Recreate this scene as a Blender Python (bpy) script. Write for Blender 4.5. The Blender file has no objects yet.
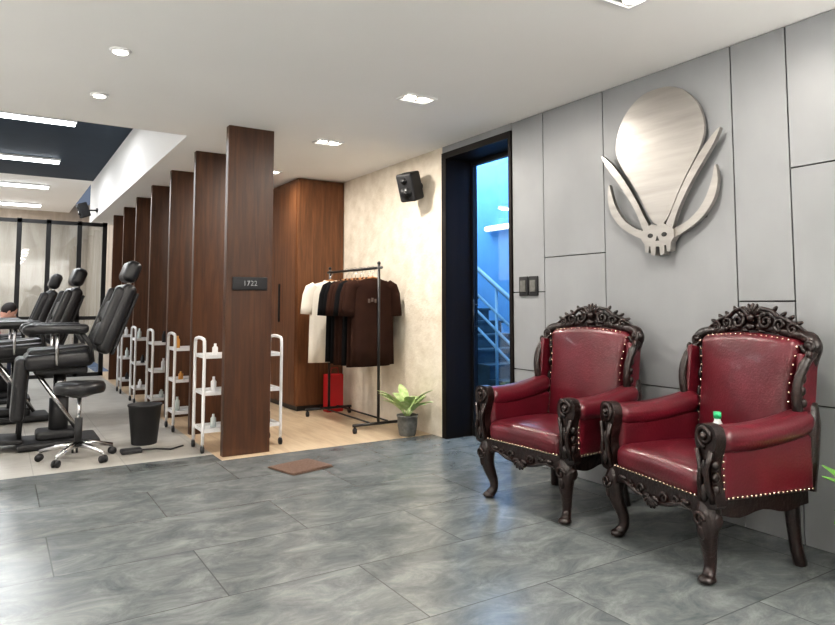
import bpy, math, random
from mathutils import Vector, Matrix
random.seed(4)
PI=math.pi
scene=bpy.context.scene
try:
    scene.view_settings.view_transform='Standard'
    scene.view_settings.look='None'
    scene.view_settings.look='Medium High Contrast'
    scene.view_settings.exposure=.12
except Exception as ex: print('look',ex)

# ------------------------------------------------------------------ materials
def new_mat(name):
    m=bpy.data.materials.new(name); m.use_nodes=True
    nt=m.node_tree; b=nt.nodes['Principled BSDF']
    return m,nt,b
def ramp(nt,stops):
    r=nt.nodes.new('ShaderNodeValToRGB')
    e=r.color_ramp.elements
    e[0].position=stops[0][0]; e[0].color=(*stops[0][1],1)
    e[1].position=stops[-1][0]; e[1].color=(*stops[-1][1],1)
    for p,c in stops[1:-1]:
        x=e.new(p); x.color=(*c,1)
    return r
def pmat(name,c,rough=.5,metal=0,c2=None,scale=(5,5,5),detail=4,bump=0,coat=0,emit=0,spec=None,bscale=None):
    m,nt,b=new_mat(name)
    b.inputs['Base Color'].default_value=(*c,1)
    b.inputs['Roughness'].default_value=rough
    b.inputs['Metallic'].default_value=metal
    if coat: 
        b.inputs['Coat Weight'].default_value=coat; b.inputs['Coat Roughness'].default_value=.12
    if spec is not None: b.inputs['Specular IOR Level'].default_value=spec
    if c2 is None: c2=tuple(x*.86 for x in c)
    tc=nt.nodes.new('ShaderNodeTexCoord'); mp=nt.nodes.new('ShaderNodeMapping')
    mp.inputs['Scale'].default_value=scale
    nt.links.new(tc.outputs['Object'],mp.inputs['Vector'])
    n=nt.nodes.new('ShaderNodeTexNoise'); n.inputs['Scale'].default_value=1; n.inputs['Detail'].default_value=detail
    nt.links.new(mp.outputs[0],n.inputs['Vector'])
    r=ramp(nt,[(.3,c2),(.7,c)])
    nt.links.new(n.outputs['Fac'],r.inputs[0]); nt.links.new(r.outputs[0],b.inputs['Base Color'])
    if bump:
        n2=nt.nodes.new('ShaderNodeTexNoise'); n2.inputs['Scale'].default_value=bscale or 60; n2.inputs['Detail'].default_value=5
        nt.links.new(tc.outputs['Object'],n2.inputs['Vector'])
        bp=nt.nodes.new('ShaderNodeBump'); bp.inputs['Strength'].default_value=bump; bp.inputs['Distance'].default_value=.01
        nt.links.new(n2.outputs['Fac'],bp.inputs['Height']); nt.links.new(bp.outputs[0],b.inputs['Normal'])
    return m

M_ceil=pmat('ceiling_paint',(.90,.89,.87),.85,c2=(.87,.86,.84),scale=(1,1,1))
M_white=pmat('white_paint',(.84,.83,.81),.6,c2=(.80,.79,.77),scale=(2,2,2))
M_navy=pmat('navy_paint',(.016,.034,.06),.7,c2=(.012,.028,.05))
M_grey=pmat('grey_panel',(.295,.303,.312),.42,c2=(.245,.252,.26),scale=(.8,2.2,1.6),detail=5,bump=.05,bscale=200)
M_gap=pmat('panel_gap',(.04,.04,.04),.8)
M_plaster=pmat('beige_plaster',(.78,.71,.61),.85,c2=(.63,.555,.45),scale=(7,7,7),detail=8,bump=.6,bscale=28)
M_black=pmat('black_metal',(.012,.012,.013),.35)
M_blackmat=pmat('black_plastic',(.018,.018,.02),.55)
M_leatherb=pmat('black_leather',(.012,.012,.014),.28,c2=(.018,.018,.020),bump=.15,bscale=120)
M_red=pmat('burgundy_leather',(.105,.008,.016),.30,c2=(.068,.005,.010),scale=(6,6,6),bump=.2,bscale=90,coat=.15)
M_dark=pmat('carved_mahogany',(.017,.006,.0045),.32,c2=(.006,.0025,.002),scale=(14,14,14),bump=.6,bscale=45,coat=.12)
M_brass=pmat('brass_nail',(.80,.68,.52),.25,metal=1,c2=(.6,.48,.35))
M_chrome=pmat('chrome',(.7,.7,.71),.18,metal=1)
M_steel=pmat('brushed_steel',(.46,.44,.415),.36,metal=1,c2=(.37,.352,.33),scale=(2,2,22),bump=.04,bscale=80)
M_wtub=pmat('white_enamel',(.82,.82,.82),.3)
M_frame=pmat('door_frame_dark',(.014,.010,.008),.5,c2=(.008,.006,.005),scale=(12,12,1),spec=.25)
M_potg=pmat('stone_pot',(.16,.16,.15),.8,c2=(.10,.10,.09),scale=(30,30,30),bump=.3)
M_soil=pmat('soil',(.03,.02,.012),.95)
M_leaf=pmat('variegated_leaf',(.58,.66,.36),.45,c2=(.24,.40,.12),scale=(25,25,25))
M_leafg=pmat('green_leaf',(.20,.44,.08),.45,c2=(.08,.26,.04),scale=(25,25,25))
M_mat=pmat('coir_mat',(.185,.115,.085),.95,c2=(.115,.07,.05),scale=(60,60,60),bump=.8,bscale=300)
M_blueW=pmat('stairwell_blue_light_tint',(.24,.49,.78),.7,c2=(.19,.43,.73))  # the stairwell's blue light is put into this wall colour
M_blueR=pmat('blue_rail',(.45,.66,.80),.4)
M_stair=pmat('stair_stone',(.055,.10,.12),.4,c2=(.03,.06,.08),scale=(8,8,8))
M_shirtw=pmat('cotton_cream',(.80,.75,.67),.9,c2=(.74,.69,.61))
M_shirtk=pmat('cotton_black',(.010,.010,.011),.95,spec=.1)
M_shirtb=pmat('cotton_brown',(.040,.019,.013),.95,c2=(.028,.013,.010),spec=.1)
M_hang=pmat('hanger_wood',(.42,.20,.08),.5)
M_redbag=pmat('red_plastic',(.50,.015,.02),.45)
M_skin=pmat('skin',(.62,.36,.27),.55)
M_hair=pmat('hair',(.015,.01,.009),.6)
M_pink=pmat('pink_cloth',(.50,.22,.24),.9)
M_jean=pmat('dark_jeans',(.03,.035,.06),.9)
M_orange=pmat('orange_plastic',(.6,.28,.06),.4)
M_green=pmat('green_cap',(.02,.4,.16),.4)
M_clear=pmat('pale_plastic',(.6,.66,.64),.2)
M_print=pmat('shirt_print',(.12,.085,.07),.9)

def wood(name,c1,c2,c3,sc=(14,14,.9),rough=.42):
    m,nt,b=new_mat(name)
    tc=nt.nodes.new('ShaderNodeTexCoord'); mp=nt.nodes.new('ShaderNodeMapping'); mp.inputs['Scale'].default_value=sc
    nt.links.new(tc.outputs['Object'],mp.inputs['Vector'])
    n=nt.nodes.new('ShaderNodeTexNoise'); n.inputs['Scale'].default_value=1.6; n.inputs['Detail'].default_value=8; n.inputs['Roughness'].default_value=.65
    n.inputs['Distortion'].default_value=.6
    nt.links.new(mp.outputs[0],n.inputs['Vector'])
    r=ramp(nt,[(.3,c1),(.5,c2),(.72,c3)])
    nt.links.new(n.outputs['Fac'],r.inputs[0]); nt.links.new(r.outputs[0],b.inputs['Base Color'])
    b.inputs['Roughness'].default_value=rough
    return m
M_fin=wood('walnut_fin',(.038,.015,.006),(.068,.027,.011),(.105,.043,.017))
M_ward=wood('walnut_wardrobe',(.080,.032,.012),(.14,.057,.022),(.21,.09,.038))
M_wfloor=wood('oak_floor',(.42,.31,.21),(.54,.42,.29),(.64,.52,.38),sc=(9,1.0,9),rough=.35)
M_farwall=wood('pale_panel',(.36,.30,.24),(.46,.39,.32),(.56,.49,.42),sc=(3,3,.5),rough=.7)

def tile_mat(name,ca,cb,cc,mortar,bw,bh,rough,offset=.5):
    m,nt,b=new_mat(name); L=nt.links
    tc=nt.nodes.new('ShaderNodeTexCoord')
    mp=nt.nodes.new('ShaderNodeMapping'); mp.inputs['Location'].default_value=(.35,.2,0)
    L.new(tc.outputs['Object'],mp.inputs['Vector'])
    br=nt.nodes.new('ShaderNodeTexBrick'); br.offset=offset
    br.inputs['Scale'].default_value=1; br.inputs['Brick Width'].default_value=bw; br.inputs['Row Height'].default_value=bh
    br.inputs['Mortar Size'].default_value=.003; br.inputs['Mortar Smooth'].default_value=.0; br.inputs['Bias'].default_value=0
    br.inputs['Color1'].default_value=(0,0,0,1); br.inputs['Color2'].default_value=(1,1,1,1); br.inputs['Mortar'].default_value=(.5,.5,.5,1)
    L.new(mp.outputs[0],br.inputs['Vector'])
    sc=nt.nodes.new('ShaderNodeVectorMath'); sc.operation='SCALE'; sc.inputs['Scale'].default_value=5.0
    L.new(br.outputs['Color'],sc.inputs[0])
    ad=nt.nodes.new('ShaderNodeVectorMath'); ad.operation='ADD'
    m2=nt.nodes.new('ShaderNodeMapping'); m2.inputs['Rotation'].default_value=(0,0,.35); m2.inputs['Scale'].default_value=(1.6,2.6,1)
    L.new(tc.outputs['Object'],m2.inputs['Vector'])
    L.new(m2.outputs[0],ad.inputs[0]); L.new(sc.outputs[0],ad.inputs[1])
    n=nt.nodes.new('ShaderNodeTexNoise'); n.inputs['Scale'].default_value=2.3; n.inputs['Detail'].default_value=13; n.inputs['Roughness'].default_value=.76; n.inputs['Distortion'].default_value=.6
    L.new(ad.outputs[0],n.inputs['Vector'])
    r=ramp(nt,[(.32,ca),(.50,cb),(.70,cc)])
    L.new(n.outputs['Fac'],r.inputs[0])
    mx=nt.nodes.new('ShaderNodeMixRGB'); mx.inputs[2].default_value=(*mortar,1)
    L.new(br.outputs['Fac'],mx.inputs[0]); L.new(r.outputs[0],mx.inputs[1]); L.new(mx.outputs[0],b.inputs['Base Color'])
    b.inputs['Roughness'].default_value=rough
    return m
M_tile=tile_mat('grey_slate_tile',(.082,.094,.097),(.138,.152,.154),(.235,.248,.245),(.08,.086,.087),1.2,.6,.25)
M_ctile=tile_mat('light_studio_floor',(.33,.315,.285),(.39,.375,.345),(.45,.435,.40),(.26,.25,.23),.6,.6,.4,0)

def glass_mat():
    m=bpy.data.materials.new('glass_pane'); m.use_nodes=True; nt=m.node_tree; nt.nodes.clear()
    o=nt.nodes.new('ShaderNodeOutputMaterial'); t=nt.nodes.new('ShaderNodeBsdfTransparent'); g=nt.nodes.new('ShaderNodeBsdfGlossy')
    g.inputs['Roughness'].default_value=.02; t.inputs['Color'].default_value=(.88,.92,.94,1)
    mx=nt.nodes.new('ShaderNodeMixShader'); mx.inputs[0].default_value=.08
    nt.links.new(t.outputs[0],mx.inputs[1]); nt.links.new(g.outputs[0],mx.inputs[2]); nt.links.new(mx.outputs[0],o.inputs[0])
    return m
M_glass=glass_mat()
def emit_mat(name,c,s):
    m=bpy.data.materials.new(name); m.use_nodes=True; nt=m.node_tree; nt.nodes.clear()
    o=nt.nodes.new('ShaderNodeOutputMaterial'); e=nt.nodes.new('ShaderNodeEmission'); e.inputs[0].default_value=(*c,1); e.inputs[1].default_value=s
    nt.links.new(e.outputs[0],o.inputs[0]); return m
M_lampw=emit_mat('lamp_warm',(1,.93,.82),14)
M_lampc=emit_mat('tube_cool',(.93,.97,1),9)

# ------------------------------------------------------------------ builder
class B:
    def __init__(s,name):
        s.name=name; s.v=[]; s.f=[]; s.mi=[]; s.sm=[]; s.mats=[]; s.M=Matrix.Identity(4)
    def add(s,vs,fs,mat,smooth=True,warp=None):
        if mat not in s.mats: s.mats.append(mat)
        k=s.mats.index(mat); o=len(s.v)
        for p in vs:
            p=Vector(p)
            if warp: p=Vector(warp(p))
            s.v.append(s.M@p)
        for f in fs:
            s.f.append([i+o for i in f]); s.mi.append(k); s.sm.append(smooth)
    def box(s,c,size,mat,R=None):
        hx,hy,hz=[a/2 for a in size]; c=Vector(c)
        vs=[Vector((x*hx,y*hy,z*hz)) for x in(-1,1) for y in(-1,1) for z in(-1,1)]
        if R is not None: vs=[R@p for p in vs]
        vs=[p+c for p in vs]
        s.add(vs,[(0,1,3,2),(4,6,7,5),(0,4,5,1),(2,3,7,6),(0,2,6,4),(1,5,7,3)],mat,False)
    def bb(s,x0,x1,y0,y1,z0,z1,mat):
        s.box(((x0+x1)/2,(y0+y1)/2,(z0+z1)/2),(x1-x0,y1-y0,z1-z0),mat)
    def rbox(s,c,size,r,mat,R=None,warp=None,n=5):
        c=Vector(c); h=[a/2 for a in size]; r=min(r,min(h)*.999)
        def coords(hh):
            inn=hh-r; out=[inn+r*math.tan(math.radians(a)) for a in (45,30,15,0)]
            mid=[inn*(1-2*i/n) for i in range(1,n)]
            return out+mid+[-x for x in reversed(out)]
        C=[coords(x) for x in h]; idx={}; vs=[]; fs=[]
        def vert(q):
            key=tuple(round(a,6) for a in q)
            if key in idx: return idx[key]
            inn=[max(-(h[i]-r),min(h[i]-r,q[i])) for i in range(3)]
            d=Vector([q[i]-inn[i] for i in range(3)])
            if d.length>1e-9: d=d.normalized()*r
            p=Vector(inn)+d
            if warp: p=Vector(warp(p))
            if R is not None: p=R@p
            vs.append(p+c); idx[key]=len(vs)-1; return idx[key]
        for ax in range(3):
            a,b_=(ax+1)%3,(ax+2)%3
            for sg in(-1,1):
                for i in range(len(C[a])-1):
                    for j in range(len(C[b_])-1):
                        q=[]
                        for (ii,jj) in((i,j),(i+1,j),(i+1,j+1),(i,j+1)):
                            p=[0,0,0]; p[ax]=sg*h[ax]; p[a]=C[a][ii]; p[b_]=C[b_][jj]; q.append(vert(p))
                        if len(set(q))==4: fs.append(q)
        s.add(vs,fs,mat,True)
    def loft(s,rings,mat,smooth=True,closed=False,caps=True):
        n=len(rings[0]); vs=[p for r in rings for p in r]; fs=[]
        m=len(rings)
        for i in range(m if closed else m-1):
            a=i*n; b_=((i+1)%m)*n
            for j in range(n):
                k=(j+1)%n; fs.append((a+j,a+k,b_+k,b_+j))
        if caps and not closed:
            fs.append(tuple(range(n))); fs.append(tuple((m-1)*n+j for j in range(n)))
        s.add(vs,fs,mat,smooth)
    def tube(s,path,rad,mat,seg=8,closed=False,flat=1.0):
        P=[Vector(p) for p in path]; n=len(P)
        if not hasattr(rad,'__len__'): rad=[rad]*n
        rings=[]; up=None
        for i in range(n):
            if closed: t=P[(i+1)%n]-P[i-1]
            else: t=P[min(i+1,n-1)]-P[max(i-1,0)]
            t.normalize()
            if up is None:
                up=Vector((0,0,1)) if abs(t.z)<.9 else Vector((1,0,0))
            x=up-t*up.dot(t)
            if x.length<1e-6: x=t.orthogonal()
            x.normalize(); y=t.cross(x); up=x
            rings.append([P[i]+(x*math.cos(a)*flat+y*math.sin(a))*rad[i] for a in [2*PI*k/seg for k in range(seg)]])
        s.loft(rings,mat,True,closed)
    def cyl(s,p0,p1,r0,mat,r1=None,seg=20,smooth=True):
        s.tube([p0,p1],[r0,r0 if r1 is None else r1],mat,seg)
    def sph(s,c,r,mat,seg=12,ring=8,R=None):
        if not hasattr(r,'__len__'): r=(r,r,r)
        vs=[];fs=[]; c=Vector(c)
        for i in range(1,ring):
            a=PI*i/ring
            for j in range(seg):
                b_=2*PI*j/seg; vs.append(Vector((r[0]*math.sin(a)*math.cos(b_),r[1]*math.sin(a)*math.sin(b_),r[2]*math.cos(a))))
        vs.append(Vector((0,0,r[2]))); vs.append(Vector((0,0,-r[2])))
        for i in range(ring-2):
            for j in range(seg):
                k=(j+1)%seg; fs.append((i*seg+j,(i+1)*seg+j,(i+1)*seg+k,i*seg+k))
        for j in range(seg):
            k=(j+1)%seg; fs.append((len(vs)-2,j,k)); fs.append((len(vs)-1,(ring-2)*seg+k,(ring-2)*seg+j))
        if R is not None: vs=[R@v for v in vs]
        s.add([v+c for v in vs],fs,mat)
    def prism(s,poly,fn,d0,d1,mat,smooth=False):
        n=len(poly)
        vs=[fn(a,b_,d0) for a,b_ in poly]+[fn(a,b_,d1) for a,b_ in poly]
        fs=[tuple(range(n)),tuple(range(2*n-1,n-1,-1))]+[(i,(i+1)%n,n+(i+1)%n,n+i) for i in range(n)]
        s.add(vs,fs,mat,smooth)
    def lathe(s,prof,c,mat,seg=24):
        c=Vector(c)
        s.loft([[c+Vector((r*math.cos(2*PI*k/seg),r*math.sin(2*PI*k/seg),z)) for k in range(seg)] for r,z in prof],mat)
    def spiral(s,c,r0,turns,rad,mat,plane='xz',sg=1,start=0,n=26):
        pts=[];rr=[]
        for i in range(n):
            t=i/(n-1); a=start+sg*turns*2*PI*t; r=r0*(1-t*.85)
            u,w=r*math.cos(a),r*math.sin(a)
            pts.append(Vector(c)+(Vector((u,0,w)) if plane=='xz' else Vector((0,u,w)))); rr.append(rad*(1-.4*t))
        s.tube(pts,rr,mat,6)
    def done(s,loc=(0,0,0),rotz=0,parent=None):
        me=bpy.data.meshes.new(s.name); me.from_pydata([tuple(v) for v in s.v],[],s.f)
        for m in s.mats: me.materials.append(m)
        me.polygons.foreach_set('material_index',s.mi); me.polygons.foreach_set('use_smooth',s.sm)
        me.update()
        import bmesh
        bm=bmesh.new(); bm.from_mesh(me); bmesh.ops.recalc_face_normals(bm,faces=bm.faces); bm.to_mesh(me); bm.free()
        ob=bpy.data.objects.new(s.name,me); scene.collection.objects.link(ob)
        ob.location=loc; ob.rotation_euler=(0,0,rotz)
        if parent: ob.parent=parent
        return ob
def smooth_poly(pts,sub=4,closed=True):
    n=len(pts); out=[]
    for i in range(n if closed else n-1):
        p0,p1,p2,p3=[pts[(i+k-1)%n] if closed else pts[max(0,min(n-1,i+k-1))] for k in range(4)]
        for j in range(sub):
            t=j/sub
            out.append(tuple(.5*((2*p1[k])+(-p0[k]+p2[k])*t+(2*p0[k]-5*p1[k]+4*p2[k]-p3[k])*t*t+(-p0[k]+3*p1[k]-3*p2[k]+p3[k])*t**3) for k in range(len(p1))))
    if not closed: out.append(tuple(pts[-1]))
    return out

# ------------------------------------------------------------------ room
W=3.45; H=2.67; HH=3.39
b=B('floor'); b.bb(-3.2,W+.35,-3.2,5.2,-.12,0,M_tile); b.bb(-3.2,1.5,5.2,5.45,-.12,0,M_tile)
b.bb(-3.2,1.5,5.45,17.6,-.12,0,M_ctile); b.bb(1.5,W+.35,5.2,13.2,-.12,0,M_wfloor); b.done()
b=B('ceiling'); b.bb(-3.2,W+.35,-3.2,5.85,H,3.6,M_ceil); b.bb(1.33,W+.35,5.85,13.2,H,3.6,M_ceil); b.done()
b=B('ceiling_raised'); b.bb(-3.2,1.33,5.85,12.86,HH,3.6,M_navy); b.bb(-3.2,1.33,12.86,17.6,HH,3.6,M_ceil); b.done()
YD0,YD1,ZD=4.03,5.02,2.61
b=B('wall_right')
b.bb(W+.02,W+.35,-3.2,YD0,0,H,M_gap)
g=.004
def panel(y0,y1,z0,z1): b.bb(W,W+.02,y0+g,y1-g,z0+g,z1-g,M_grey)
cols=[(3.67,YD0,[0,.70,1.30,H]),(3.08,3.67,[0,.70,1.555,H]),(2.14,3.08,[0,.70,H]),(1.83,2.14,[0,.70,1.22,H]),(.9,1.83,[0,.70,1.91,H]),(-.1,.9,[0,.7,H]),(-1.1,-.1,[0,1.5,H]),(-3.2,-1.1,[0,.7,H])]
for y0,y1,zs in cols:
    for i in range(len(zs)-1): panel(y0,y1,zs[i],zs[i+1])
b.bb(W,W+.35,YD0,YD1,ZD,H,M_grey)
b.done()
b=B('wall_right_plaster'); b.bb(W,W+.35,YD1,13.2,0,H,M_plaster); b.done()
b=B('wall_left'); b.bb(-3.35,-3.2,-3.2,17.6,0,3.6,M_white); b.done()
b=B('wall_front'); b.bb(-3.35,W+.35,-3.35,-3.2,0,3.6,M_white); b.done()
b=B('wall_back'); b.bb(-3.35,1.9,17.6,17.75,0,3.6,M_farwall); b.bb(1.75,1.9,13.35,17.6,0,3.6,M_farwall); b.bb(1.75,W+.35,13.2,13.35,0,3.6,M_white); b.done()
# door
b=B('door_1')
x0,x1=W-.012,W+.35
b.bb(x0,x1,YD1-.07,YD1-.003,0,ZD-.003,M_frame); b.bb(x0,x1,YD0+.003,YD0+.035,0,ZD-.003,M_frame); b.bb(x0,x1,YD0+.035,YD1-.07,ZD-.06,ZD-.003,M_frame)
xg=x1-.05
b.bb(xg-.02,xg+.02,YD0+.035,YD0+.06,.0,ZD-.06,M_black)
b.bb(xg-.02,xg+.02,YD0+.06,YD1-.07,.0,.09,M_black)
b.bb(xg-.02,xg+.02,YD1-.10,YD1-.07,.09,ZD-.06,M_black)
b.bb(xg-.02,xg+.02,YD0+.06,YD1-.10,ZD-.10,ZD-.06,M_black)
b.bb(xg-.004,xg+.004,YD0+.06,YD1-.10,.09,ZD-.10,M_glass)
b.cyl((xg-.06,YD1-.15,.95),(xg-.06,YD1-.15,1.25),.010,M_black,seg=10)
for z in(1.0,1.2): b.cyl((xg-.06,YD1-.15,z),(xg-.01,YD1-.15,z),.008,M_black,seg=8)
b.done()
# stairwell
b=B('wall_stairwell'); X0=W+.35
b.bb(6.7,6.8,2.9,11,-.1,4.2,M_blueW); b.bb(X0,6.8,11,11.1,-.1,4.2,M_blueW); b.bb(X0,6.8,2.8,2.9,-.1,4.2,M_blueW)
b.done()
b=B('floor_stairwell'); b.bb(X0,6.8,2.8,11.1,-.12,-.0,M_stair); b.done()
b=B('ceiling_stairwell'); b.bb(X0,6.8,2.8,11.1,4.2,4.3,M_blueW); b.done()
b=B('staircase')
for i in range(14):
    y=5.62+i*.27; z=.165*(i+1)
    b.bb(4.9,5.75,y,y+.27,max(0,z-.36),z-.03,M_stair); b.bb(4.88,5.77,y-.025,y+.27,z-.03,z,M_stair)
b.done()
b=B('stair_railing')
def zr(y): return .165+(y-5.62)*.165/.27
for xr in(4.84,):
    for k,o in enumerate((.34,.54,.74,1.05)):
        b.tube([(xr,5.5,zr(5.5)+o),(xr,9.3,zr(9.3)+o)],.028 if k==3 else .017,M_blueR,8)
    for i in range(10):
        y=5.55+i*.4
        b.cyl((xr,y,max(0,zr(y)-.2)),(xr,y,zr(y)+1.05),.018,M_blueR,seg=8)
b.done()
b=B('wall_lamp'); b.box((6.6,8.0,2.42),(.08,.7,.05),M_lampc); b.box((6.63,8.0,2.42),(.06,.76,.09),M_wtub); b.done()

# wardrobe
b=B('wardrobe')
WX,WY=2.864,7.1
b.bb(WX,W-.005,WY,9.6,.06,H-.01,M_ward); b.bb(WX+.03,W-.005,WY+.03,9.6,0,.06,M_black)
b.bb(WX+.006,W-.02,WY-.012,WY,.08,H-.04,M_ward)
for y in(7.72,8.34,8.96): b.bb(WX-.004,WX,y-.004,y+.004,.06,H-.02,M_black)
b.bb(WX-.012,WX,7.12,7.70,.08,H-.05,M_ward)
b.bb(WX-.03,WX-.012,7.60,7.62,1.0,1.45,M_black)
b.done()
# fins
for k in range(7):
    y=5.31+1.07*k
    b=B('wooden_fin_partition'); b.bb(1.54,1.92,y,y+.075,0,H,M_fin)
    b.bb(1.537,1.54,y+.004,y+.071,.0,H-.002,M_fin)
    b.done()
e=bpy.data.objects.new('number_plate',None); scene.collection.objects.link(e); e.location=(1.73,5.30,1.375)
b=B('plate'); b.rbox((0,0,0),(.29,.014,.105),.006,M_blackmat,n=2); b.done(parent=e)
cu=bpy.data.curves.new('plate_digits','FONT'); cu.body='1722'; cu.size=.06; cu.align_x='CENTER'; cu.align_y='CENTER'; cu.extrude=.001
t=bpy.data.objects.new('plate_digits',cu); scene.collection.objects.link(t); t.parent=e; t.location=(0,-.0085,0); t.rotation_euler=(PI/2,0,0); cu.materials.append(M_chrome)

# glass partition
b=B('glass_partition'); yp=12.5
for x in(-1.6,-1.15,-.7,-.25,.2,.62,1.08,1.47): b.bb(x,x+.07,yp,yp+.06,0,2.62,M_black)
for z in(0,.95,2.55): b.bb(-1.6,1.54,yp,yp+.06,z,z+.06,M_black)
b.bb(-1.55,1.5,yp+.025,yp+.035,.07,2.55,M_glass); b.done()

# ------------------------------------------------------------------ lights
def area(name,loc,energy,sx,sy,col,rot=(0,0,0),parent=None,shape='RECTANGLE'):
    l=bpy.data.lights.new(name,'AREA'); l.energy=energy; l.shape=shape; l.size=sx
    if shape=='RECTANGLE': l.size_y=sy
    l.color=col; o=bpy.data.objects.new(name,l); scene.collection.objects.link(o); o.location=loc; o.rotation_euler=rot
    if parent: o.parent=parent
    return o
def downlight(x,y,e,sq=True):
    b=B('recessed_downlight')
    if sq:
        b.bb(-.125,.125,-.08,-.065,-.012,-.001,M_wtub); b.bb(-.125,.125,.065,.08,-.012,-.001,M_wtub)
        b.bb(-.125,-.11,-.065,.065,-.012,-.001,M_wtub); b.bb(.11,.125,-.065,.065,-.012,-.001,M_wtub)
        b.bb(-.11,.11,-.065,.065,-.004,-.001,M_chrome)
        for s in(-1,1): b.cyl((s*.055,0,-.009),(s*.055,0,-.004),.042,M_lampw)
    else:
        b.lathe([(.035,-.004),(.05,-.014),(.058,-.010),(.06,-.001)],(0,0,0),M_wtub)
        b.cyl((0,0,-.016),(0,0,-.012),.036,M_lampw)
    o=b.done((x,y,H))
    area('lamp',(0,0,-.03),e,.16,.16,(1,.94,.86),parent=o,shape='DISK')
for y,e in((-1.9,18),(.1,18),(2.05,22),(3.9,22),(5.4,32),(6.95,16)): downlight(2.46,y,e)
for x in(.54,-1.4):
    for y in(-2,-.5,1.0,2.55,4.07,5.02): downlight(x,y,9,False)
for y in(8.71,11.2,13.75,16.4,):
    for x in (.045,-1.9):
        b=B('fluorescent_batten'); b.bb(-.66,.66,-.05,.05,-.03,-.001,M_wtub); b.tube([(-.64,0,-.045),(.64,0,-.045)],.03,M_lampc,10)
        o=b.done((x,y,HH)); area('lamp',(0,0,-.09),36,1.2,.06,(.97,.98,1),parent=o)
def ceiling_fill(x,y,e):  # torchiere-shaped uplights, added out of view to brighten the ceiling
    b=B('added_ceiling_uplight')
    b.lathe([(.001,0),(.15,0),(.15,.015),(.02,.03),(.012,.05),(.012,1.62),(.03,1.64),(.16,1.72),(.165,1.725),(.15,1.725),(.02,1.66),(.001,1.66)],(0,0,0),M_black,24)
    b.cyl((0,0,1.675),(0,0,1.69),.06,M_lampw)
    o=b.done((x,y,0)); area('lamp',(0,0,1.73),e,.24,.24,(1,.96,.91),(PI,0,0),o,'DISK')
ceiling_fill(-2.4,1.4,100); ceiling_fill(.9,-2.0,125); ceiling_fill(3.0,-.6,95); ceiling_fill(-2.6,4.6,55)
area('stairwell_fill_light',(4.6,4.6,4.1),150,1.2,1.2,(.60,.80,1.0))  # area lights without fixtures, added to light the stairwell evenly in blue
area('stairwell_fill_light',(5.8,8.6,4.1),150,1.6,1.6,(.55,.78,1.0))

# ------------------------------------------------------------------ wall things
b=B('alien_skull_sign')
def fn(a,z,d): return Vector((W-d,2.60-a,1.52+z))
half=[(0,1.016),(.10,1.005),(.20,.95),(.28,.86),(.318,.755),(.318,.665),(.275,.565),(.20,.455),(.135,.345),(.085,.25),(.045,.19),(0,.17)]
full=half+[(-a,z) for a,z in reversed(half[1:-1])]
b.prism(smooth_poly(full,5),fn,.035,.055,M_steel)
# brow blades: hug the tapering chin, flare out at the tips
ub=[(.430,.675),(.365,.625),(.295,.548),(.220,.445),(.155,.340),(.105,.245),(.062,.165),(.072,.13),(.105,.14),(.142,.23),(.195,.325),(.262,.425),(.335,.52),(.395,.60)]
# cheek blades: thin outer crescents closing the eye opening
lb=[(.385,.475),(.397,.38),(.370,.28),(.300,.19),(.20,.125),(.10,.085),(.095,.13),(.18,.165),(.262,.222),(.322,.30),(.360,.39)]
for s in(1,-1):
    b.prism(smooth_poly([(s*a,z) for a,z in ub],4),fn,.045,.075,M_steel)
    b.prism(smooth_poly([(s*a,z) for a,z in lb],4),fn,.03,.058,M_steel)
jh=[(0,.165),(.045,.175),(.085,.15),(.115,.13),(.118,.085),(.095,.055),(.09,.005),(.066,-.0),(.061,.04),(.051,.04),(.047,-.015),(.018,-.018),(.012,.035),(0,.035)]
b.prism(jh+[(-a,z) for a,z in reversed(jh[1:-1])],fn,.03,.078,M_steel)
for s in(1,-1): b.sph(fn(s*.05,.105,.079),(.004,.020,.014),M_gap)
b.prism([(0,.10),(.012,.07),(-.012,.07)],fn,.078,.081,M_gap)
for a,z in((0,.8),(0,.5),(.28,.195),(-.28,.195),(0,.1)): b.cyl(fn(a,z,-.002),fn(a,z,.04),.010,M_chrome,seg=8)
b.done()
b=B('switch_panel')
for y in(3.895,3.785):
    b.rbox((W-.008,y,1.345),(.016,.098,.15),.006,M_blackmat,n=2); b.rbox((W-.018,y,1.345),(.008,.06,.09),.003,M_potg,n=2)
b.done()
def speaker(loc,rz,s=1,arm=.155):
    b=B('wall_speaker')
    R=Matrix.Rotation(math.radians(20),3,'X')
    b.rbox((0,0,0),(.17*s,.15*s,.25*s),.02*s,M_blackmat,R=R,n=3)
    for z,r in((-.045,.055),(.06,.03)):
        c=R@Vector((0,-.076*s,z*s)); d=R@Vector((0,-.006*s,0)); b.cyl(c,c+d,r*s,M_black,seg=18); b.sph(c+d*.6,r*.4*s,M_black)
    b.cyl((0,.05*s,0),(0,arm-.005,.02*s),.014*s,M_black,seg=8); b.cyl((0,arm-.015,.02*s),(0,arm,.02*s),.04*s,M_black)
    b.done(loc,rz)
speaker((W-.17,5.32,2.33),math.radians(-68),1.08); 
speaker((1.33-.22,12.0,2.75),math.radians(-80),.95,.215)

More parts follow.
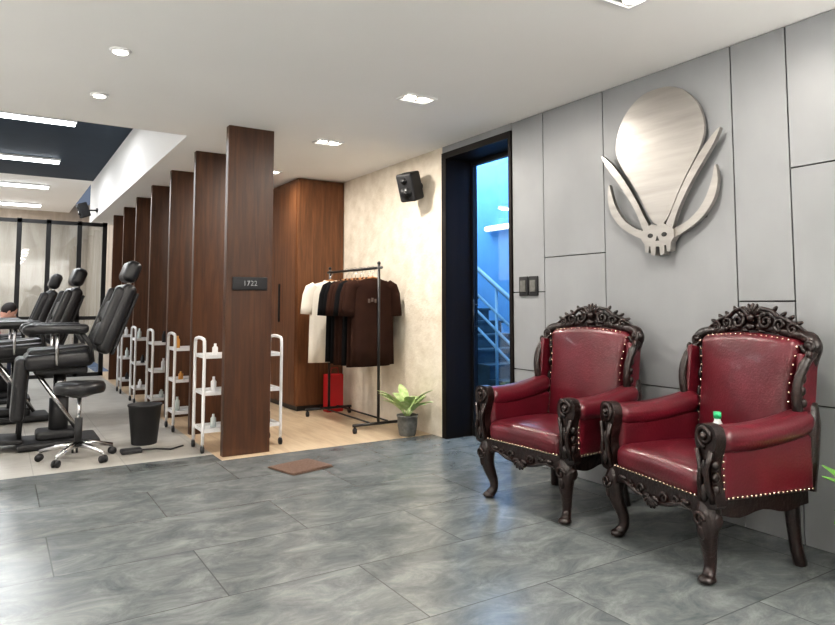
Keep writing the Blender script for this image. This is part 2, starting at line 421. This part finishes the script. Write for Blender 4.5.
# ------------------------------------------------------------------ armchair
def armchair(loc,rz):
    b=B('carved_throne_armchair'); wd,rd,br=M_dark,M_red,M_brass
    def stud(p): b.sph(p,.0065,br,6,4)
    for s in(1,-1):
        leg=smooth_poly([(s*.305,-.26,.36,.046),(s*.330,-.290,.285,.052),(s*.322,-.288,.20,.040),(s*.303,-.262,.11,.029),(s*.300,-.262,.055,.026),(s*.312,-.285,.022,.030)],3,False)
        b.tube([p[:3] for p in leg],[p[3] for p in leg],wd,10)
        b.sph((s*.312,-.290,.021),(.036,.042,.021),wd)
        b.spiral((s*.33,-.342,.285),.034,1.3,.009,wd,sg=s)
        b.sph((s*.33,-.325,.235),(.018,.02,.04),wd,8,6); b.sph((s*.372,-.28,.28),(.014,.03,.035),wd,8,6)
        bl=smooth_poly([(s*.27,.25,.36,.034),(s*.27,.255,.22,.032),(s*.275,.262,.1,.028),(s*.285,.275,.0,.030)],3,False)
        b.tube([p[:3] for p in bl],[p[3] for p in bl],wd,8)
        n=12
        poly=[(-.27,.365),(.27,.365)]+[(.27-.54*i/n,.285+.012*math.cos(i/n*4*PI)) for i in range(n+1)]
        b.prism(poly,lambda a,z,d:Vector((s*d,a,z)),.30,.345,wd)
    n=36
    poly=[(.30,.365),(-.30,.365)]+[(-.30+.6*i/n,.295-.055*math.exp(-((-.30+.6*i/n)/.07)**2)-.018*math.cos((i/n)*6*PI)) for i in range(n+1)]
    b.prism(poly,lambda a,z,d:Vector((a,d,z)),-.315,-.265,wd)
    b.bb(-.29,.29,.22,.27,.28,.37,wd); b.bb(-.30,.30,-.27,.23,.33,.37,wd)
    for i in range(7):
        a=math.radians(-90+(i-3)*26); b.sph((.035*math.cos(a),-.325,.295+.035*math.sin(a)),(.011,.012,.026),wd,8,6,R=Matrix.Rotation(-(a+PI/2),3,'Y'))
    for s in(1,-1):
        b.spiral((s*.085,-.32,.305),.026,1.2,.008,wd,sg=-s,start=0 if s<0 else PI)
        b.spiral((s*.16,-.32,.315),.02,1.1,.007,wd,sg=s)
        b.tube([(s*.06,-.32,.275),(s*.12,-.32,.285),(s*.2,-.32,.31),(s*.26,-.32,.3)],[.008,.011,.009,.006],wd,6)
        b.sph((s*.225,-.32,.325),(.03,.01,.012),wd,8,6)
    def crown(p):
        q=p.copy()
        if p.z>0: q.z+=.035*max(0,1-(p.x/.31)**2)*max(0,1-(p.y/.3)**2)
        return q
    b.rbox((0,-.025,.415),(.60,.585,.125),.05,rd,warp=crown,n=7)
    for i in range(24): stud((-.285+.57*i/23,-.3185,.372))
    for s in(1,-1):
        b.rbox((s*.345,0,.49),(.095,.53,.26),.03,rd,n=4)
        def rise(p): return Vector((p.x+.0*p.y,p.y,p.z+.055*max(0,(p.y+.1)/.36)**1.6))
        b.rbox((s*.352,-.005,.62),(.145,.545,.115),.055,rd,warp=rise,n=7)
        for i in range(20): stud((s*.395,-.24+.48*i/19,.378))
        for i in range(8): stud((s*.395,-.262,.39+.2*i/7))
        post=[(-.045,.34),(.045,.34),(.05,.39),(.034,.45),(.030,.50),(.045,.555),(.060,.60),(.062,.64),(.045,.68),(0,.69),(-.045,.68),(-.062,.64),(-.060,.60),(-.045,.555),(-.030,.50),(-.034,.45),(-.05,.39)]
        b.prism([(s*.352+a,z) for a,z in smooth_poly(post,3)],lambda a,z,d:Vector((a,d,z)),-.315,-.262,wd)
        b.spiral((s*.352,-.318,.638),.046,1.8,.012,wd,sg=-s,start=-PI/2)
        b.sph((s*.352,-.325,.638),.015,wd,10,6)
        for k in(-1,1): b.tube([(s*.352+k*.035,-.315,.36),(s*.352+k*.02,-.33,.44),(s*.352+k*.018,-.33,.50),(s*.352+k*.04,-.322,.58)],[.013,.015,.012,.012],wd,7)
        b.sph((s*.352,-.328,.40),(.018,.014,.04),wd,8,6); b.sph((s*.352,-.326,.50),(.012,.012,.04),wd,8,6)
        for i in range(3): b.sph((s*(.352+.04),-.30+.0*i,.42+.05*i),(.014,.02,.022),wd,8,6)
        b.tube([(s*.345,.26,.36),(s*.35,.285,.5),(s*.352,.30,.66),(s*.345,.305,.75)],[.04,.036,.038,.03],wd,8)
    old=b.M.copy()
    b.M=old@Matrix.Translation((0,.265,.42))@Matrix.Rotation(math.radians(-7.5),4,'X')@Matrix.Diagonal((1.03,1,1,1))
    def bulge(p):
        q=p.copy()
        if p.y<0: q.y-=.035*max(0,1-(p.x/.29)**2)*max(0,1-(p.z/.32)**2)
        if p.z>.1: q.z+=.03*(1-(p.x/.28)**2)*(p.z-.1)/.2
        if p.z>.1: q.x*=1+.10*(p.z-.1)/.2
        return q
    b.rbox((0,-.02,.31),(.56,.10,.60),.04,rd,warp=bulge,n=8)
    pan=[(-.29,-.02),(.29,-.02),(.30,.2),(.30,.4),(.335,.57),(.32,.63),(.2,.66),(0,.68),(-.2,.66),(-.32,.63),(-.335,.57),(-.30,.4),(-.30,.2)]
    b.prism(pan,lambda a,z,d:Vector((a,d,z)),.02,.05,wd)
    for s in(1,-1):
        fr=smooth_poly([(s*.295,0,0,.03),(s*.31,0,.18,.03),(s*.302,0,.38,.028),(s*.335,-.01,.53,.032),(s*.355,-.02,.59,.034),(s*.32,-.01,.63,.03),(s*.22,0,.645,.026),(s*.11,0,.665,.026),(0,0,.675,.026)],3,False)
        b.tube([p[:3] for p in fr],[p[3] for p in fr],wd,8)
        b.spiral((s*.345,-.045,.59),.036,1.4,.012,wd,sg=s,start=PI if s>0 else 0); b.sph((s*.345,-.045,.59),.016,wd,8,6)
        wing=smooth_poly([(s*.352,-.03,.56,.026),(s*.362,-.085,.50,.022),(s*.358,-.115,.40,.022),(s*.352,-.10,.30,.024),(s*.352,-.07,.24,.026)],3,False)
        b.tube([p[:3] for p in wing],[p[3] for p in wing],wd,8)
        b.rbox((s*.343,-.045,.38),(.03,.11,.34),.012,rd,n=3)
        for i in range(6): b.sph((s*.372,-.07-.03*math.sin(PI*i/5),.27+.055*i),(.012,.018,.022),wd,8,5)
        for i in range(13): b.sph((s*(.272+.028*max(0,(i-8)/4)),-.062,.06+.52*i/12),.0065,br,6,4)
        for i in range(5): b.sph((s*.315,-.03,.1+.1*i),(.012,.014,.035),wd,8,5)
    for i in range(17):
        x=-.25+.5*i/16; b.sph((x,-.058,.607+.02*(1-(x/.28)**2)),.0065,br,6,4)
    cp=[]
    n=48
    def ch(x): return .665+.040*math.exp(-((abs(x)-.19)/.05)**2)+.105*math.exp(-(x/.12)**2)+.010*abs(math.sin(x*48))
    for i in range(n+1):
        x=-.27+.54*i/n; cp.append((x,ch(x)))
    b.prism(cp+[(.27,.63),(-.27,.63)],lambda a,z,d:Vector((a,d,z)),-.012,.022,wd)
    for s in(1,-1):
        b.spiral((s*.085,-.025,.70),.042,1.5,.013,wd,sg=s,start=PI/2)
        b.spiral((s*.165,-.022,.685),.034,1.4,.011,wd,sg=-s,start=-PI/2)
        b.spiral((s*.235,-.02,.665),.026,1.3,.010,wd,sg=s,start=PI/2)
        b.tube([(s*.02,-.025,.72),(s*.06,-.03,.765),(s*.11,-.022,.755),(s*.15,-.018,.725),(s*.2,-.018,.71),(s*.26,-.012,.68),(s*.30,-.01,.655)],[.014,.013,.011,.012,.012,.010,.008],wd,7)
        for k,(x,z,a) in enumerate(((.12,.76,35),(.17,.735,50),(.215,.72,60),(.26,.695,70),(.05,.65,90),(.13,.655,90))):
            b.sph((s*x,-.012,z),(.011,.012,.026),wd,8,5,R=Matrix.Rotation(s*math.radians(a),3,'Y'))
    for i in range(9):
        a=math.radians(90+(i-4)*22); b.sph((.045*math.cos(a),-.025,.725+.04*math.sin(a)),(.010,.014,.032),wd,8,6,R=Matrix.Rotation(PI/2-a,3,'Y'))
    b.sph((0,-.035,.715),(.022,.018,.022),wd); b.sph((0,-.03,.67),(.03,.016,.016),wd,8,6)
    b.M=old
    return b.done(loc,rz)
armchair((2.94,3.03,0),math.radians(-87))
armchair((2.975,2.05,0),math.radians(-103))

# ------------------------------------------------------------------ clothes rack
RX=3.10
b=B('clothes_rack')
ya,yb=5.6,6.72
for y in(ya,yb):
    b.cyl((RX,y,.09),(RX,y,1.6),.014,M_black,seg=10); b.sph((RX,y,1.605),.018,M_black)
    b.tube([(RX-.27,y,.075),(RX+.27,y,.075)],.014,M_black,8)
    for dx in(-.25,.25):
        b.cyl((RX+dx,y,.075),(RX+dx,y,.045),.01,M_black,seg=8); b.cyl((RX+dx-.012,y,.026),(RX+dx+.012,y,.026),.026,M_blackmat,seg=14)
for dx in(-.1,.1): b.tube([(RX+dx,ya,.09),(RX+dx,yb,.09)],.009,M_black,8)
b.tube([(RX,ya-.06,1.56),(RX,yb+.06,1.56)],.013,M_black,8)
b.done()
def tshirt(y,mat,w=.25,L=.86,sl=.22,z=1.46,prt=False,dx=0,seed=0,rz=0):
    b=B('tshirt'); rnd=random.Random(seed); ph=rnd.random()*6
    rings=[]; n=40
    prof=[(0,.07,.018),(.015,.11,.022),(.04,w*.80,.030),(.075,w*.98,.036),(.14,w*1.0,.040),(.22,w*.98,.040),(.4,w*.97,.042),(.6,w*.99,.042),(.8,w*1.0,.044),(1,w*1.02,.046)]
    for t,hw,hd in prof:
        zz=z-t*L; r=[]
        for k in range(n):
            a=2*PI*k/n; cx=math.copysign(abs(math.cos(a))**.7,math.cos(a)); sy=math.sin(a)
            f=1+.30*t*math.sin(7*a+ph)+.15*t*math.sin(13*a+2*ph)
            r.append(Vector((hw*cx,hd*sy*f,zz)))
        rings.append(r)
    b.loft(rings,mat)
    for s in(1,-1):
        pts=[(s*w*.72,0,z-.055),(s*w*.93,0,z-.09),(s*(w+.005),.0,z-.16),(s*(w+.02),0,z-.16-sl*.6),(s*(w+.025),0,z-.16-sl)]
        rings=[]
        for i,(p,hw) in enumerate(zip(pts,(.05,.066,.07,.07,.072))):
            t=(Vector(pts[min(i+1,4)])-Vector(pts[max(0,i-1)])).normalized(); nx=Vector((t.z,0,-t.x))
            rings.append([Vector(p)+nx*hw*math.cos(2*PI*k/16)+Vector((0,1,0))*.034*math.sin(2*PI*k/16) for k in range(16)])
        b.loft(rings,mat)
    b.tube([(.075*math.cos(a),.02*math.sin(a),z+.004-.02*(math.sin(a)<0)) for a in [2*PI*k/16 for k in range(16)]],.008,mat,6,closed=True)
    b.tube([(-.2,0,z-.05),(-.06,0,z-.005),(0,0,z+.012),(.06,0,z-.005),(.2,0,z-.05)],.010,M_hang,6)
    b.tube([(0,0,z+.01),(0,0,z+.05),(.012,0,z+.062),(.026,0,z+.085),(.016,0,z+.115),(-.005,0,z+.122),(-.02,0,z+.112)],.003,M_chrome,6)
    if prt:
        for i in range(4): b.rbox((-.06+.035*i,-.044,z-.22+.01*(i%2)),(.024,.008,.04),.003,M_print,n=2)
    b.done((RX+dx,y,0),rz)
tshirt(6.64,M_shirtw,.24,.88,.20,dx=-.03,seed=1,rz=-.12)
for i,(y,m) in enumerate(((6.26,M_shirtk),(6.16,M_shirtk),(6.06,M_shirtb),(5.97,M_shirtb),(5.88,M_shirtk),(5.79,M_shirtb),(5.69,M_shirtb))):
    tshirt(y,m,.235,.84+.01*(i%3),.21,prt=(i==6),dx=-.02+.01*(i%2),seed=i+3)
b=B('red_shopping_bag'); b.rbox((0,0,.21),(.20,.12,.42),.01,M_redbag,n=2)
b.tube([(-.05,-.03,.41),(-.04,-.03,.49),(.04,-.03,.49),(.05,-.03,.41)],.004,M_redbag,6); b.done((3.24,6.91,0))

# ------------------------------------------------------------------ plants
def leaf(b,base,az,L,wd,up,droop,mat,stem=.35):
    base=Vector(base); d=Vector((math.cos(az),math.sin(az),0)); sd=Vector((-d.y,d.x,0))
    n=8; pts=[]
    for i in range(n+1):
        t=i/n; pts.append(base+d*(L*t*math.cos(up*(1-t*.4)))+Vector((0,0,L*(math.sin(up)*t-droop*t*t))))
    vs=[];fs=[]
    k=int(stem*n); b.tube(pts[:k+1],.004,mat,5)
    m=pts[k:]; 
    for i,p in enumerate(m):
        t=i/(len(m)-1); w=wd*math.sin(PI*min(1,t*.92+.04))**.8
        vs+= [p-sd*w+Vector((0,0,w*.3)),p,p+sd*w+Vector((0,0,w*.3))]
    for i in range(len(m)-1):
        o=i*3; fs+=[(o,o+1,o+4,o+3),(o+1,o+2,o+5,o+4)]
    b.add(vs,fs,mat)
def plant(name,loc,r,h,n,L,wd,mat,seed,up0=35,wallx=.2):
    b=B(name); rnd=random.Random(seed)
    b.lathe([(r*.72,0),(r*.8,.01),(r*.95,h*.5),(r,h*.92),(r*1.06,h*.93),(r*1.06,h),(r*.92,h),(r*.9,h*.9)],(0,0,0),M_potg)
    b.cyl((0,0,h*.86),(0,0,h*.91),r*.9,M_soil)
    for i in range(n):
        az=i*2.399+rnd.random()*.4; up=math.radians(rnd.uniform(up0,82)); l=L*rnd.uniform(.75,1.1)
        if math.cos(az)>.3: l=min(l,wallx/max(.01,math.cos(az)*math.cos(up*.6)))
        leaf(b,(.015*math.cos(az),.015*math.sin(az),h*.88),az,l,wd*rnd.uniform(.8,1.1),up,rnd.uniform(.15,.45),mat)
    b.done(loc)
plant('potted_dieffenbachia',(3.23,5.28,0),.095,.19,18,.38,.05,M_leaf,2,52,.17)
plant('potted_pothos',(3.20,1.36,0),.09,.30,22,.26,.045,M_leafg,5,25,.2)

# door mat
b=B('door_mat'); b.rbox((0,0,.009),(.36,.30,.016),.006,M_mat,n=3)
for i in range(18):
    for s in(-1,1): b.box((-.17+.34*i/17,s*.157,.006),(.01,.02,.006),M_mat)
b.done((1.93,4.67,.0),math.radians(14))

# ------------------------------------------------------------------ trolleys
def trolley(x,y,seed):
    b=B('utility_trolley'); rnd=random.Random(seed); w,d=.70,.34
    for s in(-1,1):
        xx=s*(w/2-.02)
        b.tube(smooth_poly([(xx,-d/2+.02,.07),(xx,-d/2+.02,.5),(xx,-d/2+.02,.86),(xx,-d/2+.07,.92),(xx,d/2-.07,.92),(xx,d/2-.02,.86),(xx,d/2-.02,.5),(xx,d/2-.02,.07)],3,False),.014,M_wtub,8)
        for t in(-1,1):
            yy=t*(d/2-.02); b.cyl((xx,yy,.07),(xx,yy,.05),.01,M_chrome,seg=8); b.cyl((xx-.01,yy,.03),(xx+.01,yy,.03),.03,M_blackmat,seg=14)
    for z in(.16,.46,.76):
        b.bb(-w/2+.03,w/2-.03,-d/2+.02,d/2-.02,z,z+.008,M_wtub)
        for t in(-1,1): b.bb(-w/2+.03,w/2-.03,t*(d/2-.02)-.004,t*(d/2-.02)+.004,z,z+.03,M_wtub)
        for s in(-1,1): b.bb(s*(w/2-.03)-.004,s*(w/2-.03)+.004,-d/2+.02,d/2-.02,z,z+.03,M_wtub)
        for i in range(3):
            xx=-.22+.22*i+rnd.uniform(-.04,.04); yy=rnd.uniform(-.09,.09); hh=rnd.uniform(.08,.15)
            m=rnd.choice([M_clear,M_blackmat,M_clear,M_orange,M_wtub])
            b.lathe([(.022,0),(.024,.01),(.024,hh*.7),(.011,hh*.82),(.011,hh),(.001,hh)],(xx,yy,z+.008),m,12)
    b.done((x,y,0))
for k in range(5): trolley(1.765,5.68+1.07*k,k)

# bin
b=B('waste_bin'); b.lathe([(.10,0),(.105,.005),(.135,.32),(.142,.325),(.142,.34),(.13,.34),(.10,.02),(.001,.02)],(0,0,0),M_blackmat,28); b.done((1.11,6.2,0))

# stool
def stool(loc,h=.56,rz=0):
    b=B('rolling_stool')
    for i in range(5):
        a=2*PI*i/5; d=Vector((math.cos(a),math.sin(a),0))
        b.tube([Vector((0,0,.12)),d*.12+Vector((0,0,.11)),d*.27+Vector((0,0,.075))],[.028,.022,.014],M_chrome,8)
        p=d*.27; t=Vector((-d.y,d.x,0))
        b.cyl(p+Vector((0,0,.075)),p+Vector((0,0,.05)),.008,M_chrome,seg=6)
        for s in(-1,1): b.cyl(p+t*s*.008+Vector((0,0,.028)),p+t*s*.022+Vector((0,0,.028)),.028,M_blackmat,seg=14)
    b.cyl((0,0,.10),(0,0,min(.32,h-.12)),.028,M_blackmat); b.cyl((0,0,.2),(0,0,h-.09),.016,M_chrome)
    b.lathe([(.05,h-.12),(.12,h-.095),(.175,h-.085),(.185,h-.06),(.185,h-.03),(.17,h-.005),(.1,h),(.001,h)],(0,0,0),M_leatherb,28)
    b.done(loc,rz)
stool((.56,5.84,0),.60,.3)

# tattoo chairs (facing -X)
def tchair(loc,rz=0):
    b=B('reclining_tattoo_chair'); lk=M_leatherb
    b.rbox((0,0,.035),(.62,.46,.06),.025,M_blackmat,n=3)
    b.rbox((-.02,0,.10),(.3,.26,.08),.03,M_blackmat,n=3)
    b.cyl((0,0,.1),(0,0,.40),.075,M_blackmat); b.cyl((0,0,.38),(0,0,.62),.05,M_chrome)
    b.rbox((0,0,.645),(.40,.34,.06),.015,M_blackmat,n=2)
    for s in(-1,1):
        b.tube([(-.2,s*.12,.66),(.16,s*.12,.10)],.018,M_chrome,8)
    R=Matrix.Rotation(math.radians(-4),3,'Y')
    b.rbox((-.02,0,.735),(.52,.52,.14),.05,lk,R=R,n=5)
    b.rbox((-.02,0,.81),(.46,.42,.06),.03,lk,R=R,n=5)
    R=Matrix.Rotation(math.radians(20),3,'Y')
    c=Vector((.30,0,.78))
    def P(x,z): return c+R@Vector((x,0,z))
    b.rbox(P(0,.32),(.13,.54,.64),.055,lk,R=R,n=5)
    for z in(.16,.37): b.rbox(P(-.06,z),(.06,.40,.19),.028,lk,R=R,n=4)
    for s in(-1,1): b.rbox(P(-.06,.32)+Vector((0,s*.22,0)),(.10,.09,.54),.035,lk,R=R,n=4)
    b.rbox(P(.08,.3),(.03,.46,.57),.012,M_blackmat,R=R,n=3)
    for s in(-1,1): b.cyl(P(.01,.60)+Vector((0,s*.06,0)),P(.01,.76)+Vector((0,s*.06,0)),.009,M_chrome,seg=8)
    b.rbox(P(-.02,.76),(.13,.34,.20),.055,lk,R=R,n=4)
    R2=Matrix.Rotation(math.radians(3),3,'Y'); c2=Vector((-.29,0,.74))
    def Q(x,z): return c2+R2@Vector((x,0,z))
    b.rbox(Q(0,-.24),(.10,.44,.52),.04,lk,R=R2,n=5); b.rbox(Q(.05,-.26),(.02,.3,.5),.008,M_blackmat,R=R2,n=2)
    for s in(-1,1): b.tube([Q(.03,-.2)+Vector((0,s*.14,0)),Q(.03,-.64)+Vector((0,s*.14,0))],.018,M_blackmat,8)
    b.rbox(Q(-.05,-.66),(.22,.38,.04),.015,M_blackmat,R=R2,n=3)
    for s in(-1,1):
        b.tube([(.22,s*.29,.72),(.20,s*.31,.86),(.12,s*.32,.98)],.018,M_blackmat,8); b.tube([(-.05,s*.29,.70),(-.05,s*.32,.97)],.014,M_chrome,8)
        b.rbox((-.03,s*.32,1.0),(.42,.11,.08),.035,lk,n=4)
        b.sph((-.24,s*.32,.995),(.07,.06,.05),lk)
    b.done(loc,rz)
tchair((.47,6.55,0)); tchair((.18,8.1,0),.05); tchair((.06,9.7,0))
b=B('foot_pedal'); b.rbox((0,0,.02),(.16,.10,.035),.012,M_blackmat,n=2); b.tube([(.08,0,.02),(.2,.03,.008),(.3,-.05,.008),(.42,.05,.008)],.006,M_blackmat,6); b.done((.95,5.85,0))

# person seated, leaning over the far chair
pe=bpy.data.objects.new('seated_person',None); scene.collection.objects.link(pe); pe.location=(-.27,10.9,0)
def mk(name,v,e,r,m):
    me=bpy.data.meshes.new(name); me.from_pydata(v,e,[])
    o=bpy.data.objects.new(name,me); scene.collection.objects.link(o); o.parent=pe; me.materials.append(m)
    s=o.modifiers.new('skin','SKIN'); s.use_smooth_shade=True
    if me.skin_vertices:
        for i,x in enumerate(r): me.skin_vertices[0].data[i].radius=(x,x)
        me.skin_vertices[0].data[0].use_root=True
    ss=o.modifiers.new('sub','SUBSURF'); ss.levels=2; ss.render_levels=2
mk('torso_and_arms',[(0,0,.55),(.08,0,.70),(.19,0,.86),(.25,0,.94),(.30,0,1.0),
   (.20,.19,.90),(.30,.25,.71),(.50,.16,.78),(.20,-.19,.90),(.30,-.25,.71),(.50,-.16,.78)],
   [(0,1),(1,2),(2,3),(3,4),(2,5),(5,6),(6,7),(2,8),(8,9),(9,10)],[.15,.14,.16,.09,.055,.075,.055,.042,.075,.055,.042],M_pink)
mk('legs',[(0,0,.54),(.02,.10,.53),(.42,.14,.52),(.40,.15,.12),(.50,.15,.05),(.02,-.10,.53),(.42,-.14,.52),(.40,-.15,.12),(.50,-.15,.05)],
   [(0,1),(1,2),(2,3),(3,4),(0,5),(5,6),(6,7),(7,8)],[.14,.10,.07,.05,.04,.10,.07,.05,.04],M_jean)
b=B('head_and_hands')
b.tube([(.29,0,.96),(.35,0,1.04)],.05,M_skin,12)
R=Matrix.Rotation(math.radians(35),3,'Y')
hc=Vector((.39,0,1.10)); b.sph(hc,(.095,.075,.12),M_skin,16,12,R=R)
b.sph(hc+R@Vector((-.02,0,.03)),(.095,.083,.108),M_hair,16,12,R=R)
b.sph(hc+R@Vector((.098,0,-.01)),(.018,.012,.022),M_skin,8,6,R=R)
for s in(-1,1):
    b.sph(hc+R@Vector((.083,s*.03,.01)),.011,M_white,8,6); b.sph(hc+R@Vector((.092,s*.03,.01)),.005,M_hair,6,4)
    b.sph(hc+R@Vector((0,s*.077,0)),(.018,.01,.028),M_skin,8,6,R=R)
    b.sph((.555,s*.15,.785),(.05,.04,.018),M_skin,10,8)
    for i,l in enumerate((.06,.07,.065,.05)):
        y=s*.15+(-.027+.018*i); b.tube([(.59,y,.788),(.59+l*.6,y,.78),(.59+l,y,.762)],[.009,.008,.007],M_skin,6)
    b.tube([(.54,s*.15-s*.03,.785),(.57,s*.15-s*.055,.778),(.60,s*.15-s*.06,.77)],[.011,.009,.008],M_skin,6)
b.sph(hc+R@Vector((.088,0,-.055)),(.008,.024,.006),M_redbag,8,6,R=R)
b.done(parent=pe)
stool((-.27,10.9,0),.41,.1)

# bottle on seat
b=B('water_bottle'); b.lathe([(.028,0),(.032,.01),(.032,.12),(.015,.15),(.015,.165)],(0,0,0),M_clear,16); b.cyl((0,0,.16),(0,0,.19),.018,M_green,seg=14); b.done((2.88,1.91,.508))

# ------------------------------------------------------------------ world and camera
w=bpy.data.worlds.new('world'); scene.world=w; w.use_nodes=True
w.node_tree.nodes['Background'].inputs[0].default_value=(.5,.6,.8,1); w.node_tree.nodes['Background'].inputs[1].default_value=.3
cam=bpy.data.cameras.new('camera'); co=bpy.data.objects.new('camera',cam); scene.collection.objects.link(co)
f=660.0; al=math.radians(4.0); th=math.atan(417.5/f)
cam.sensor_width=36; cam.lens=f/835*36; cam.sensor_fit='HORIZONTAL'
co.location=(0,0,1.2); co.rotation_euler=(PI/2+al,0,-th)
cam.shift_y=-((312.5+f*math.tan(al))-305)/835
cam.clip_start=.05
scene.camera=co
